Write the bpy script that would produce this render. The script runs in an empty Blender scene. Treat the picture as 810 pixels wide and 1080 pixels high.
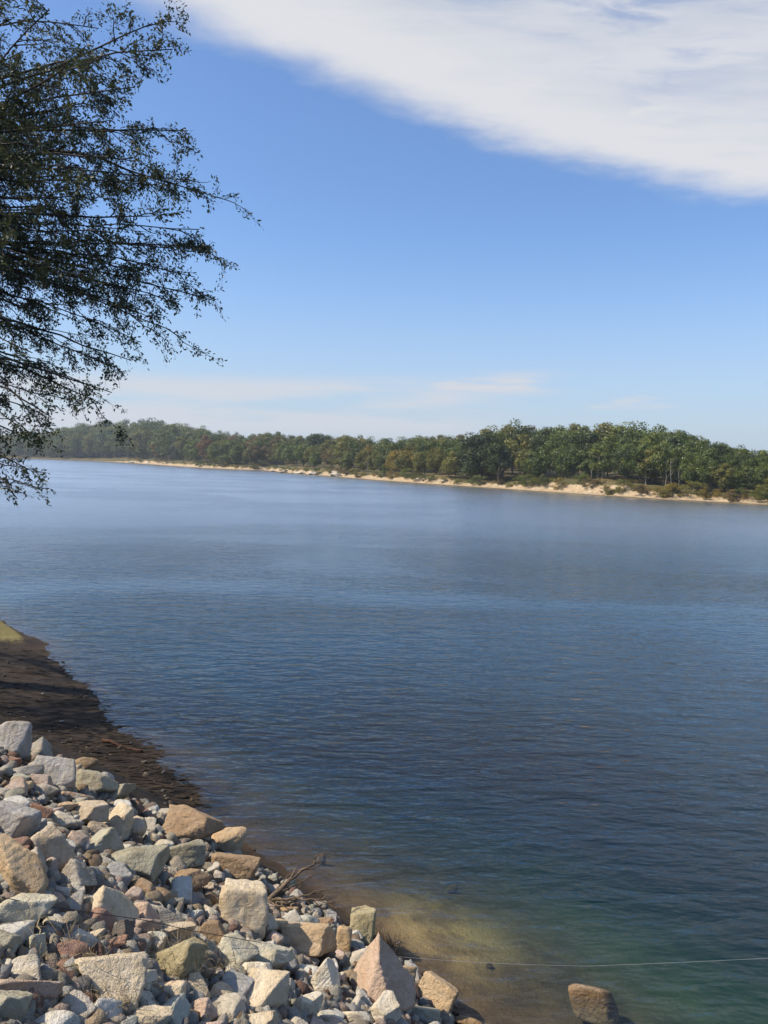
import bpy, bmesh, math, random
import numpy as np
from mathutils import Vector, Matrix

random.seed(11)
rng = np.random.default_rng(11)
scene = bpy.context.scene
COL = scene.collection
RAD = math.radians

# ------------------------------------------------------------------ camera
H = 5.0                       # eye above the water
F = 540 / math.tan(RAD(33))   # focal length in photo pixels (810 x 1080)
ROLL, PITCH = RAD(1.5), math.atan(54 / F)
cam_d = bpy.data.cameras.new('camera')
cam = bpy.data.objects.new('camera', cam_d)
COL.objects.link(cam)
cam_d.sensor_fit = 'VERTICAL'
cam_d.angle_y = RAD(66)
cam_d.sensor_fit = 'VERTICAL'
cam_d.clip_start, cam_d.clip_end = 0.1, 12000
CM = Matrix.Rotation(math.pi / 2 - PITCH, 3, 'X') @ Matrix.Rotation(ROLL, 3, 'Z')
cam.matrix_world = Matrix.Translation((0, 0, H)) @ CM.to_4x4()
scene.camera = cam
CMN = np.array(CM)


def ray(x, y):
    d = CMN @ np.array([(x - 405) / F, (540 - y) / F, -1.0])
    return d / np.linalg.norm(d)


def water_at(x, y):
    d = ray(x, y)
    t = H / -d[2]
    return np.array([d[0] * t, d[1] * t])


def project(p):
    q = CMN.T @ (np.asarray(p, float) - np.array([0, 0, H]))
    return 405 + F * q[0] / -q[2], 540 - F * q[1] / -q[2]


# ------------------------------------------------------------------ mesh helpers
def tag(o, label=None, cat=None, group=None, kind=None):
    if label: o['label'] = label
    if cat: o['category'] = cat
    if group: o['group'] = group
    if kind: o['kind'] = kind
    return o


def make_mesh(name, verts, faces, mat=None, smooth=True):
    """faces: an (n,3) or (n,4) int array, or a list of such arrays"""
    me = bpy.data.meshes.new(name)
    verts = np.asarray(verts, np.float32)
    if not isinstance(faces, list): faces = [faces]
    faces = [np.asarray(f, np.int32) for f in faces if len(f)]
    loops = np.concatenate([f.ravel() for f in faces])
    sizes = np.concatenate([np.full(len(f), f.shape[1], np.int32) for f in faces])
    starts = np.concatenate([[0], np.cumsum(sizes)[:-1]]).astype(np.int32)
    me.vertices.add(len(verts)); me.vertices.foreach_set('co', verts.ravel())
    me.loops.add(len(loops)); me.loops.foreach_set('vertex_index', loops)
    me.polygons.add(len(sizes))
    me.polygons.foreach_set('loop_start', starts)
    me.polygons.foreach_set('loop_total', sizes)
    me.polygons.foreach_set('use_smooth', np.full(len(sizes), smooth))
    me.update(calc_edges=True)
    if mat: me.materials.append(mat)
    return me


def link(name, me, parent=None, loc=None):
    o = bpy.data.objects.new(name, me)
    COL.objects.link(o)
    if parent: o.parent = parent
    if loc is not None: o.location = loc
    return o


def point_attr(me, name, vals):
    a = me.attributes.new(name, 'FLOAT', 'POINT')
    a.data.foreach_set('value', np.asarray(vals, np.float32))


def colour_attr(me, name, vals):
    a = me.attributes.new(name, 'FLOAT_COLOR', 'POINT')
    v = np.ones((len(vals), 4), np.float32); v[:, :3] = vals
    a.data.foreach_set('color', v.ravel())


class Soup:
    """collects tubes and leaves into one mesh"""
    def __init__(self): self.v, self.f3, self.f4, self.n = [], [], [], 0

    def tube(self, pts, rads, sides=6):
        pts = np.asarray(pts, float); k = len(pts)
        tan = np.gradient(pts, axis=0)
        tan /= np.linalg.norm(tan, axis=1)[:, None] + 1e-9
        ref = np.array([0.31, 0.2, 0.93])
        a = np.cross(tan, ref); a /= np.linalg.norm(a, axis=1)[:, None] + 1e-9
        b = np.cross(tan, a)
        th = np.arange(sides) * 2 * math.pi / sides
        ring = pts[:, None] + np.asarray(rads)[:, None, None] * (np.cos(th)[None, :, None] * a[:, None] + np.sin(th)[None, :, None] * b[:, None])
        self.v.append(ring.reshape(-1, 3))
        i = np.arange(k - 1)[:, None] * sides; j = np.arange(sides)[None]; j2 = (j + 1) % sides
        self.f4.append(np.stack([i + j, i + j2, i + sides + j2, i + sides + j], -1).reshape(-1, 4) + self.n)
        self.f3.append(np.array([[(k - 1) * sides, (k - 1) * sides + q, (k - 1) * sides + q + 1] for q in range(1, sides - 1)]) + self.n)
        self.n += k * sides

    def quads(self, q):           # q: (n,4,3)
        q = np.asarray(q, float)
        self.v.append(q.reshape(-1, 3))
        self.f4.append(np.arange(len(q) * 4).reshape(-1, 4) + self.n)
        self.n += len(q) * 4

    def mesh(self, name, mat, smooth=True):
        return make_mesh(name, np.concatenate(self.v), [np.concatenate(x) for x in (self.f4, self.f3) if x], mat, smooth)


def unit(v): return v / (np.linalg.norm(v, axis=-1, keepdims=True) + 1e-9)


def snoise(p, scale, seed, octaves=3):
    """cheap smooth noise in numpy, about -1..1"""
    r = np.random.default_rng(seed); out = 0; amp = 1; tot = 0
    for o in range(octaves):
        k = unit(r.normal(size=(7, p.shape[1]))) * scale * r.uniform(.6, 1.5, (7, 1))
        out = out + amp * np.sin(p @ k.T + r.uniform(0, 6.28, 7)).sum(1) / 3.2
        tot += amp; amp *= .5; scale *= 2.1
    return out / tot


# ------------------------------------------------------------------ node helpers
class NT:
    def __init__(self, tree):
        self.t = tree; tree.nodes.clear()

    def n(self, kind, ins=None, **props):
        nd = self.t.nodes.new(kind)
        for k, v in props.items(): setattr(nd, k, v)
        for k, v in (ins or {}).items(): self.set(nd.inputs[k], v)
        return nd

    def set(self, sock, v):
        if isinstance(v, bpy.types.NodeSocket): self.t.links.new(v, sock)
        elif isinstance(v, bpy.types.Node): self.t.links.new(v.outputs[0], sock)
        else:
            if isinstance(v, (tuple, list)) and len(v) == 3 and sock.type == 'RGBA': v = (*v, 1)
            sock.default_value = v

    def m(self, op, a, b=0.0, c=0.0, clamp=False):
        nd = self.t.nodes.new('ShaderNodeMath'); nd.operation = op; nd.use_clamp = clamp
        for i, v in enumerate((a, b, c)): self.set(nd.inputs[i], v)
        return nd.outputs[0]

    def vm(self, op, a, b=(0, 0, 0)):
        nd = self.t.nodes.new('ShaderNodeVectorMath'); nd.operation = op
        self.set(nd.inputs[0], a)
        if op == 'SCALE': self.set(nd.inputs['Scale'], b)
        else: self.set(nd.inputs[1], b)
        return nd.outputs[0]

    def ramp(self, x, lo, hi, a=0.0, b=1.0):
        nd = self.t.nodes.new('ShaderNodeMapRange'); nd.interpolation_type = 'SMOOTHSTEP'
        for i, v in enumerate((x, lo, hi, a, b)): self.set(nd.inputs[i], v)
        return nd.outputs[0]

    def mix(self, fac, a, b, mode='MIX'):
        nd = self.t.nodes.new('ShaderNodeMix'); nd.data_type = 'RGBA'; nd.blend_type = mode
        self.set(nd.inputs[0], fac); self.set(nd.inputs[6], a); self.set(nd.inputs[7], b)
        return nd.outputs[2]

    def noise(self, vec, scale, detail=3, rough=.5, dist=0.0):
        nd = self.n('ShaderNodeTexNoise', {'Vector': vec, 'Scale': scale, 'Detail': detail, 'Roughness': rough, 'Distortion': dist})
        return nd.outputs[0]


def material(name):
    m = bpy.data.materials.new(name); m.use_nodes = True
    return m, NT(m.node_tree)


def out(nt, surf, vol=None):
    o = nt.n('ShaderNodeOutputMaterial')
    if surf is not None: nt.set(o.inputs['Surface'], surf)
    if vol is not None: nt.set(o.inputs['Volume'], vol)


# ------------------------------------------------------------------ world and sun
SUN_AZ, SUN_EL = RAD(-97), RAD(49)     # high on the left
sun_dir = Vector((math.sin(SUN_AZ) * math.cos(SUN_EL), math.cos(SUN_AZ) * math.cos(SUN_EL), math.sin(SUN_EL)))
sd = bpy.data.lights.new('sun', 'SUN')
sd.energy, sd.angle, sd.color = 5.0, RAD(.53), (1, .90, .75)
so = bpy.data.objects.new('sun', sd); COL.objects.link(so)
so.rotation_euler = sun_dir.to_track_quat('Z', 'Y').to_euler()
so.location = sun_dir * 80

world = bpy.data.worlds.new('World'); scene.world = world; world.use_nodes = True
w = NT(world.node_tree)
sky = w.n('ShaderNodeTexSky', sky_type='NISHITA', sun_disc=False, sun_elevation=SUN_EL, sun_rotation=SUN_AZ,
          air_density=1.0, dust_density=1.0, ozone_density=3.0, altitude=0)
dirv = w.n('ShaderNodeTexCoord').outputs['Generated']
sp = w.n('ShaderNodeSeparateXYZ', {0: dirv})
dx, dy, dz = sp.outputs
zc = w.m('MAXIMUM', dz, .02)
u, v = w.m('DIVIDE', dx, zc), w.m('DIVIDE', dy, zc)
# cloud sheet whose near edge is a slightly bent line across the sky, fitted on the cloud plane
ed = []
for px_, py_ in ((175, 22), (290, 72), (450, 128), (600, 176), (720, 200), (805, 212)):
    d = ray(px_, py_); ed.append((d[0] / d[2], d[1] / d[2]))
ed = np.array(ed); c2, c1, c0 = np.polyfit(ed[:, 0], ed[:, 1], 2)
uvv = w.n('ShaderNodeCombineXYZ', {0: u, 1: v, 2: 0.0}).outputs[0]
line = w.m('ADD', w.m('MULTIPLY', w.m('MULTIPLY', u, u), float(c2)), w.m('ADD', w.m('MULTIPLY', u, float(c1)), float(c0)))
e0 = w.m('SUBTRACT', line, v)
streak = w.n('ShaderNodeMapping', {'Vector': uvv, 'Rotation': (0, 0, RAD(-32)), 'Scale': (1.0, 2.6, 1)}).outputs[0]
nA = w.noise(streak, 1.1, 6, .55, .3)
nB = w.noise(uvv, 2.2, 6, .6, .4)
wob = w.m('MULTIPLY', w.m('SUBTRACT', nA, .5), .75)
wob2 = w.m('MULTIPLY', w.m('SUBTRACT', nB, .5), .30)
e1 = w.m('ADD', w.m('ADD', e0, w.m('MULTIPLY', wob, .35)), w.m('ADD', wob2, w.m('MULTIPLY', w.m('SUBTRACT', w.noise(uvv, 9.0, 5, .6, .3), .5), .14)))
sheet = w.ramp(e1, -.10, .26)
inner = w.ramp(e0, .45, 1.5)                                   # thinner, greyer behind the bright rim
thin = w.ramp(w.noise(streak, 1.7, 6, .6, .2), .30, .64)
sheet = w.m('MULTIPLY', w.m('MULTIPLY', sheet, w.ramp(v, .45, 1.15)), w.ramp(w.m('ADD', u, w.m('MULTIPLY', wob, 1.2)), -1.25, -.25, .30, 1.0))
fine = w.noise(streak, 4.2, 7, .62, .5)
inner_a = w.m('ADD', .30, w.m('MULTIPLY', w.ramp(w.m('ADD', w.m('MULTIPLY', nA, .5), w.m('MULTIPLY', fine, .5)), .36, .58), .66))
inner_a = w.m('MAXIMUM', inner_a, w.ramp(u, .15, 1.0, 0.0, .92))        # solid again to the right
inner = w.ramp(w.m('ADD', e0, w.m('MULTIPLY', w.m('SUBTRACT', fine, .5), .7)), .30, .75)
sheet_a = w.m('MULTIPLY', sheet, w.m('ADD', w.m('SUBTRACT', 1.0, inner), w.m('MULTIPLY', inner, inner_a)))
# low clouds: streaks a few degrees over the horizon
az = w.m('DIVIDE', dx, w.m('MAXIMUM', dy, .05))
el = w.m('ADD', dz, w.m('MULTIPLY', az, -.02))
av = w.n('ShaderNodeCombineXYZ', {0: w.m('MULTIPLY', az, 4.0), 1: w.m('MULTIPLY', el, 30.0), 2: 3.7}).outputs[0]
nl = w.noise(av, 1.3, 5, .55)
def window(x, a, b, c, d): return w.m('MULTIPLY', w.ramp(x, a, b), w.ramp(x, c, d, 1.0, 0.0))
band = w.m('MULTIPLY', window(el, .015, .045, .088, .112), window(az, -.70, -.45, .05, .20))
band = w.m('MULTIPLY', band, w.ramp(nl, .28, .56))
av2 = w.n('ShaderNodeCombineXYZ', {0: w.m('MULTIPLY', az, 9.0), 1: w.m('MULTIPLY', el, 95.0), 2: 1.3}).outputs[0]
nl2 = w.noise(av2, 1.0, 4, .5)
puff = w.m('MULTIPLY', window(el, .076, .092, .098, .117), window(az, .03, .08, .16, .25))
puff = w.m('MULTIPLY', puff, w.ramp(nl2, .40, .60))
puff2 = w.m('MULTIPLY', window(el, .06, .07, .078, .085), window(az, .24, .27, .34, .38))
puff2 = w.m('MULTIPLY', puff2, w.ramp(nl2, .42, .6))
low = w.m('MAXIMUM', w.m('MULTIPLY', band, .85), w.m('MAXIMUM', w.m('MULTIPLY', puff, 1.0), w.m('MULTIPLY', puff2, .8)))
tinted = w.mix(1.0, sky.outputs[0], (.93, 1.09, 1.29), 'MULTIPLY')
rim = w.mix(inner, (5.5, 5.5, 5.65), w.mix(thin, (4.3, 4.6, 5.1), (5.2, 5.3, 5.6)))
veil = w.ramp(dz, -.02, .28, .66, 0.0)
tinted = w.mix(veil, tinted, (3.8, 4.35, 5.3))
c = w.mix(low, tinted, (4.75, 4.95, 5.4))
c = w.mix(w.m('MULTIPLY', sheet_a, .95), c, rim)
bg = w.n('ShaderNodeBackground', {'Color': c, 'Strength': .11})
wo = w.n('ShaderNodeOutputWorld', {'Surface': bg.outputs[0]})

scene.render.engine = 'CYCLES'
scene.view_settings.view_transform = 'Standard'
scene.view_settings.look = 'None'
scene.view_settings.gamma = 1
scene.view_settings.use_curve_mapping = False
scene.view_settings.exposure = 0.36
scene.cycles.max_bounces = 8
scene.cycles.transparent_max_bounces = 16
scene.cycles.caustics_reflective = False
scene.cycles.caustics_refractive = False
scene.cycles.use_denoising = True
scene.cycles.sample_clamp_indirect = 4

# ------------------------------------------------------------------ shorelines
near_px = [(-60, 625), (0, 650), (36, 676), (68, 702), (104, 740), (150, 787), (200, 835), (250, 880), (300, 918), (352, 958), (408, 998), (450, 1040), (482, 1078)]
NS = np.array([water_at(*p) for p in near_px])
a0 = unit(NS[0] - NS[1]); NS = np.vstack([NS[0] + a0 * 25 + np.array([-4, 3]), NS[0] + a0 * 8, NS, NS[-1] + np.array([1.3, -2.2]), NS[-1] + np.array([4, -6]), NS[-1] + np.array([9, -15])])


def shore_coords(P, poly):
    """signed distance inland (left-hand bank) and arc length along the polyline"""
    best = np.full(len(P), 1e9); sgn = np.zeros(len(P)); arc = np.zeros(len(P)); acc = 0
    for i in range(len(poly) - 1):
        a, b = poly[i], poly[i + 1]; ab = b - a; L = np.linalg.norm(ab)
        t = np.clip(((P - a) @ ab) / L ** 2, 0, 1)
        q = a + t[:, None] * ab; d = np.linalg.norm(P - q, axis=1)
        cr = ab[0] * (P[:, 1] - a[1]) - ab[1] * (P[:, 0] - a[0])
        m = d < best
        best[m] = d[m]; sgn[m] = np.where(cr[m] > 0, -1, 1); arc[m] = acc + t[m] * L
        acc += L
    return best * sgn, arc


def ground_z(P):
    P = np.atleast_2d(np.asarray(P, float))
    s, _ = shore_coords(P, NS)
    wig = .10 * snoise(P, 2.2, 5, 3) + .20 * snoise(P, .9, 15, 2) * np.clip((P[:, 1] - 11) / 3, 0, 1) + .05 * snoise(P, 9, 6, 2)
    s = s + wig
    far = P[:, 1] * H / 5.0
    mud = np.interp(far, [8.5, 10.8, 12.3, 13.3, 17, 24], [0.0, .35, 1.5, 2.1, 3.2, 4.0])      # width of the mud flat
    over = np.maximum(s - mud, 0)
    z = np.where(s > 0, .11 * np.minimum(s, mud) + .60 * np.minimum(over, 5.2) + .05 * np.maximum(over - 5.2, 0),
                 np.where(s > -2.0, .24 * s, -.48 + .30 * (s + 2.0)))
    z = np.maximum(z, -5.5)
    z = z + .015 * snoise(P, 6, 9, 3) * (s > -1)
    shoal = .05 * np.exp(-((P[:, 0] - SHO[0]) / .8) ** 2 - ((P[:, 1] - SHO[1]) / 1.0) ** 2)
    mound = .38 * np.exp(-((P[:, 0] - OLV[0] + 1.3) / 1.9) ** 2 - ((P[:, 1] - OLV[1] - .5) / 1.6) ** 2) * (s > 0) * np.minimum(s, 1)
    return z + shoal + mound


SHO = water_at(470, 965)
OLV = water_at(-8, 668)


def gz(x, y): return float(ground_z([[x, y]])[0])


def ray_ground(px_, py_, lift=0.0):
    d = ray(px_, py_); t0, t1 = 1.0, 60.0
    ts = np.geomspace(1.5, 40, 160)
    P = np.array([0, 0, H]) + ts[:, None] * d
    gap = P[:, 2] - ground_z(P[:, :2]) - lift
    below = gap < 0
    i = int(np.argmax(below)) if below.any() else len(ts) - 1
    lo, hi = ts[max(i - 1, 0)], ts[i]
    f0, f1 = gap[max(i - 1, 0)], gap[i]
    if f0 > 0 > f1: hi = lo + (hi - lo) * f0 / (f0 - f1)
    return np.array([0, 0, H]) + hi * d, hi


# ------------------------------------------------------------------ ground of the near bank
def bank_material():
    m, n = material('bank_soil')
    pos = n.n('ShaderNodeNewGeometry').outputs['Position']
    g = n.n('ShaderNodeAttribute', attribute_name='grassy').outputs['Fac']
    sand = n.n('ShaderNodeAttribute', attribute_name='sandy').outputs['Fac']
    n1 = n.noise(pos, 1.7, 6, .6, .4); n2 = n.noise(pos, 14, 5, .65); n3 = n.noise(pos, 60, 3, .6)
    mud = n.mix(n.ramp(n1, .35, .65), (.012, .0075, .004), (.034, .021, .011))
    mud = n.mix(n.ramp(n2, .5, .75), mud, (.050, .034, .020))
    grass = n.mix(n.ramp(n2, .3, .7), (.12, .10, .03), (.22, .18, .06))
    gold = n.n('ShaderNodeAttribute', attribute_name='golden').outputs['Fac']
    san = n.mix(n.ramp(n1, .3, .7), (.055, .030, .014), (.13, .075, .032))
    san = n.mix(n.m('MULTIPLY', gold, n.ramp(n.m('ADD', n1, n.m('MULTIPLY', n2, .3)), .50, .75, .30, 1.0)), san, (.42, .29, .115))
    san = n.mix(n.ramp(n3, .45, .7), san, n.mix(.5, san, (.08, .05, .03)))
    c = n.mix(n.ramp(n.m('ADD', g, n.m('MULTIPLY', n.m('SUBTRACT', n2, .5), .6)), .35, .65), mud, grass)
    silt = n.n('ShaderNodeAttribute', attribute_name='silty').outputs['Fac']
    san = n.mix(silt, san, n.mix(n.ramp(n1, .3, .7), (.11, .10, .038), (.18, .155, .058)))
    c = n.mix(sand, c, san)
    h = n.m('ADD', n.m('MULTIPLY', n2, .6), n.m('MULTIPLY', n3, .3))
    b = n.n('ShaderNodeBump', {'Strength': .8, 'Distance': .05, 'Height': h})
    p = n.n('ShaderNodeBsdfPrincipled', {'Base Color': c, 'Roughness': .85, 'Normal': b.outputs[0], 'Specular IOR Level': .25})
    out(n, p.outputs[0]); return m


def grid(x0, x1, y0, y1, step):
    xs = np.arange(x0, x1 + step / 2, step); ys = np.arange(y0, y1 + step / 2, step)
    X, Y = np.meshgrid(xs, ys)
    P = np.stack([X.ravel(), Y.ravel()], 1)
    i = np.arange(len(ys) - 1)[:, None] * len(xs) + np.arange(len(xs) - 1)[None]
    f = np.stack([i, i + 1, i + 1 + len(xs), i + len(xs)], -1).reshape(-1, 4)
    return P, f


P, f = grid(-34, 22, -14, 46, .14)
gzv = ground_z(P)
me = make_mesh('ground', np.column_stack([P, gzv]), f, bank_material())
s_, _ = shore_coords(P, NS)
OLV = water_at(-8, 668)
point_attr(me, 'grassy', np.clip(1.5 * np.exp(-((P[:, 0] - OLV[0] + 1.0) / 3.4) ** 2 - ((P[:, 1] - OLV[1] - 1.0) / 2.5) ** 2)
                                 + np.interp(P[:, 1], [26, 30], [0, .8]) * (s_ > .5), 0, 1) * np.clip(s_ / .3, 0, 1))
point_attr(me, 'sandy', np.clip(np.interp(s_, [-.5, -.1, .0, .4], [1, .9, .3, .0]) * np.interp(P[:, 1], [8.2, 11], [1, .25]), 0, 1))
tag(link('ground', me), kind='structure')

point_attr(me, 'golden', np.exp(-((P[:, 0] - SHO[0]) / .75) ** 2 - ((P[:, 1] - SHO[1]) / .85) ** 2))
point_attr(me, 'silty', np.interp(s_, [-3.2, -1.6], [1, 0]) * np.interp(P[:, 0] - .35 * (P[:, 1] - 8), [-.5, 2.0], [0, 1]))
# deep bed that carries the ground on to the far shore
P, f = grid(-1480, 1480, -1480, 1480, 148)
lb, lt = material('lake_silt')
out(lt, lt.n('ShaderNodeBsdfPrincipled', {'Base Color': lt.mix(lt.noise(lt.n('ShaderNodeNewGeometry').outputs['Position'], .3, 4), (.05, .05, .03), (.09, .08, .05)), 'Roughness': 1.0}).outputs[0])
tag(link('lake_bed', make_mesh('lake_bed', np.column_stack([P, np.full(len(P), -5.45)]), f, lb)), kind='structure')

# ------------------------------------------------------------------ water
def water_material():
    m, n = material('lake_water')
    pos = n.n('ShaderNodeNewGeometry').outputs['Position']
    rip = n.n('ShaderNodeMapping', {'Vector': pos, 'Rotation': (0, 0, RAD(-6)), 'Scale': (.62, 1.35, 1)}).outputs[0]
    a = n.noise(rip, 1.75, 3, .50, .35)
    b = n.noise(rip, 4.8, 3, .5, .25)
    c = n.noise(rip, .32, 2, .5)
    patch = n.noise(n.n('ShaderNodeMapping', {'Vector': pos, 'Rotation': (0, 0, RAD(10)), 'Scale': (.7, 1.2, 1), 'Location': (3.1, 8.7, 0)}).outputs[0], .055, 3, .55, .5)
    yy = n.n('ShaderNodeSeparateXYZ', {0: pos}).outputs[1]
    calm = n.m('MULTIPLY', n.ramp(patch, .40, .60, .36, 1.15), n.ramp(yy, 16, 85, 1.0, .95))
    h = n.m('ADD', n.m('ADD', n.m('MULTIPLY', a, .056), n.m('MULTIPLY', b, .024)), n.m('MULTIPLY', c, .035))
    bump = n.n('ShaderNodeBump', {'Strength': 1.0, 'Distance': calm, 'Height': h}).outputs[0]
    fr = n.n('ShaderNodeFresnel', {'IOR': 1.333, 'Normal': bump}).outputs[0]
    gl = n.n('ShaderNodeBsdfGlossy', {'Color': (1, 1, 1), 'Roughness': n.ramp(yy, 10, 70, .03, .24), 'Normal': bump}).outputs[0]
    tr = n.n('ShaderNodeBsdfTransparent', {'Color': (.97, .98, .97)}).outputs[0]
    mx = n.n('ShaderNodeMixShader', {0: fr, 1: tr, 2: gl}).outputs[0]
    va = n.n('ShaderNodeVolumeAbsorption', {'Color': (.16, .58, .52), 'Density': .80}).outputs[0]
    vs = n.n('ShaderNodeVolumeScatter', {'Color': (.015, .22, .58), 'Density': .11}).outputs[0]
    vol = n.n('ShaderNodeAddShader', {0: va, 1: vs}).outputs[0]
    out(n, mx, vol); return m


bm = bmesh.new()
bmesh.ops.create_cube(bm, size=1)
for vv in bm.verts: vv.co = Vector((vv.co.x * 3000, vv.co.y * 3000, 0.0 if vv.co.z > 0 else -6.0))
wm = bpy.data.meshes.new('water'); bm.to_mesh(wm); bm.free(); wm.materials.append(water_material())
tag(link('water', wm), kind='structure')

# ------------------------------------------------------------------ rocks
ICO = {}
def ico(sub):
    if sub not in ICO:
        b = bmesh.new(); bmesh.ops.create_icosphere(b, subdivisions=sub, radius=1)
        V = np.array([x.co[:] for x in b.verts]); Fc = np.array([[q.index for q in x.verts] for x in b.faces]); b.free()
        ICO[sub] = (unit(V), Fc)
    return ICO[sub]


def rock_shape(sub, kind, seed):
    """a broken-stone outline: the unit sphere cut by planes, edges a little worn; returns verts within about -1..1"""
    r = np.random.default_rng(seed); D, Fc = ico(sub)
    def jit(n, a): return unit(np.asarray(n, float) + r.normal(size=np.shape(n)) * a)
    p = 40
    if kind == 'box':
        N = np.vstack([jit(np.vstack([np.eye(3), -np.eye(3)]), .13), jit(unit(r.normal(size=(5, 3))), 0)])
        h = np.concatenate([r.uniform(.80, .95, 6), r.uniform(.98, 1.2, 5)])
    elif kind == 'wedge':
        a = r.uniform(0, 6.28)
        N = jit([(0, 0, -1), (math.cos(a), math.sin(a), .75), (-math.cos(a), -math.sin(a), .35), (-math.sin(a), math.cos(a), .1), (math.sin(a), -math.cos(a), .2), (.3, .2, 1)], .16)
        N = np.vstack([N, unit(r.normal(size=(4, 3)))]); h = np.concatenate([r.uniform(.55, .8, 5), [.95], r.uniform(.9, 1.1, 4)])
    elif kind == 'pyramid':
        N = jit([(0, 0, -1), (-.95, -.35, .42), (.75, -.62, .42), (.25, .95, .45), (-.2, -1, .3)], .05)
        h = np.array([.75, .52, .55, .6, .72])
    elif kind == 'round':
        N = unit(r.normal(size=(20, 3))); h = r.uniform(.82, 1.05, 20); p = 9
    elif kind == 'worn':
        N = np.vstack([jit(np.vstack([np.eye(3), -np.eye(3)]), .2), unit(r.normal(size=(8, 3)))]); h = np.concatenate([r.uniform(.8, .95, 6), r.uniform(.88, 1.02, 8)]); p = 13
    elif kind == 'trapezoid':
        N = jit([(0, -.9, .55), (0, 1, 0), (-.9, 0, -.42), (.92, 0, -.25), (0, 0, 1), (0, .1, -1), (.6, -.4, .7)], .05)
        h = np.array([.6, .8, .72, .75, .85, .85, .98])
    else:
        k = r.integers(8, 12)
        i = np.arange(k) + .5; ph = np.arccos(1 - 2 * i / k); th = math.pi * (1 + 5 ** .5) * i + r.uniform(0, 6.28)
        N = jit(np.stack([np.cos(th) * np.sin(ph), np.sin(th) * np.sin(ph), np.cos(ph)], 1), .28)
        h = r.uniform(.62, 1.0, k)
    R = (np.maximum(D @ N.T, 1e-4) / h)
    rad = (R ** p).sum(1) ** (-1 / p)
    V = D * np.minimum(rad, 1.45)[:, None]
    sc = np.abs(V).max(0); V = V / sc
    # broken surface: broad undulation, ledges along one bedding direction, grain
    bed = unit(r.normal(size=3)); tt = V @ bed * r.uniform(5, 9) + .8 * snoise(V, 2.5, seed + 1, 2)
    ledge = np.abs((tt % 1) - .5)
    amp = .045 * snoise(V, 4, seed + 2, 2) + .030 * snoise(V, 13, seed + 3, 3) + .010 * snoise(V, 34, seed + 4, 2) + r.uniform(.02, .09) * (ledge - .25)
    return V * (1 + amp)[:, None], Fc


def rock_material(name, source):
    m, n = material(name)
    geo = n.n('ShaderNodeNewGeometry')
    info = n.n('ShaderNodeObjectInfo')
    pos = n.vm('ADD', geo.outputs['Position'], n.vm('SCALE', (13.0, 7.0, 5.0), info.outputs['Random']))
    base = info.outputs['Color'] if source == 'object' else n.n('ShaderNodeVertexColor', layer_name='stone').outputs[0]
    n1 = n.noise(pos, 5.5, 6, .62, .5); n2 = n.noise(pos, 34, 5, .65); n3 = n.noise(pos, 120, 3, .6)
    lay = n.noise(n.n('ShaderNodeMapping', {'Vector': pos, 'Rotation': (.5, .3, .8), 'Scale': (3, 3, 16)}).outputs[0], 1.6, 4, .6, .6)
    c = n.mix(n.ramp(n1, .35, .7), base, n.mix(1.0, base, (.76, .71, .62), 'MULTIPLY'))
    c = n.mix(n.m('MULTIPLY', n.ramp(lay, .52, .68), .38), c, n.mix(1.0, base, (1.22, 1.10, .92), 'MULTIPLY'))
    c = n.mix(n.m('MULTIPLY', n.ramp(n2, .55, .75), .35), c, n.mix(1.0, c, (.55, .52, .50), 'MULTIPLY'))
    c = n.mix(n.m('MULTIPLY', n.ramp(n3, .6, .75), .25), c, (.06, .05, .04))
    lich = n.noise(pos, 21, 4, .7, .8)
    c = n.mix(n.m('MULTIPLY', n.ramp(lich, .60, .66), n.ramp(n1, .48, .6, 0.0, .55)), c, (.44, .44, .36))
    streaks = n.noise(n.n('ShaderNodeMapping', {'Vector': pos, 'Scale': (9, 9, 2)}).outputs[0], 1.3, 5, .65, 1.2)
    c = n.mix(n.m('MULTIPLY', n.ramp(streaks, .57, .68), .35), c, n.mix(1.0, c, (.45, .38, .30), 'MULTIPLY'))
    rust = n.m('MULTIPLY', n.ramp(n.noise(pos, 3.1, 4, .6, 1.0), .60, .74), .40)
    c = n.mix(rust, c, n.mix(1.0, c, (1.05, .72, .45), 'MULTIPLY'))
    z = n.n('ShaderNodeSeparateXYZ', {0: geo.outputs['Position']}).outputs[2]
    wet = n.ramp(n.m('ADD', z, n.m('MULTIPLY', n.m('SUBTRACT', n2, .5), .10)), .02, .10, 1.0, 0.0)
    c = n.mix(wet, c, n.mix(1.0, c, (.42, .34, .25), 'MULTIPLY'))
    hh = n.m('ADD', n.m('ADD', n.m('MULTIPLY', n1, .9), n.m('MULTIPLY', n2, .5)), n.m('ADD', n.m('MULTIPLY', n3, .22), n.m('MULTIPLY', lay, .18)))
    b = n.n('ShaderNodeBump', {'Strength': 1.0, 'Distance': .05, 'Height': hh})
    p = n.n('ShaderNodeBsdfPrincipled', {'Base Color': c, 'Roughness': n.m('SUBTRACT', .9, n.m('MULTIPLY', wet, .5)), 'Normal': b.outputs[0], 'Specular IOR Level': .3})
    out(n, p.outputs[0]); return m


ROCK = rock_material('riprap_stone', 'object')
RUBBLE = rock_material('rubble_stone', 'attribute')
SHADES = {'cream': (.53, .47, .37), 'white': (.58, .55, .48), 'pale green': (.44, .43, .36), 'grey': (.35, .335, .31), 'blue grey': (.35, .345, .345),
          'beige': (.46, .40, .32), 'tan': (.44, .345, .235), 'brown': (.31, .23, .155), 'olive': (.33, .30, .20), 'green grey': (.33, .325, .265),
          'pink': (.46, .36, .295), 'rust red': (.29, .175, .125), 'dark grey': (.13, .12, .115), 'olive grey': (.31, .295, .235)}
TOWARD = unit(np.array([0.0, -1.0, 0.0]))

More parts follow.
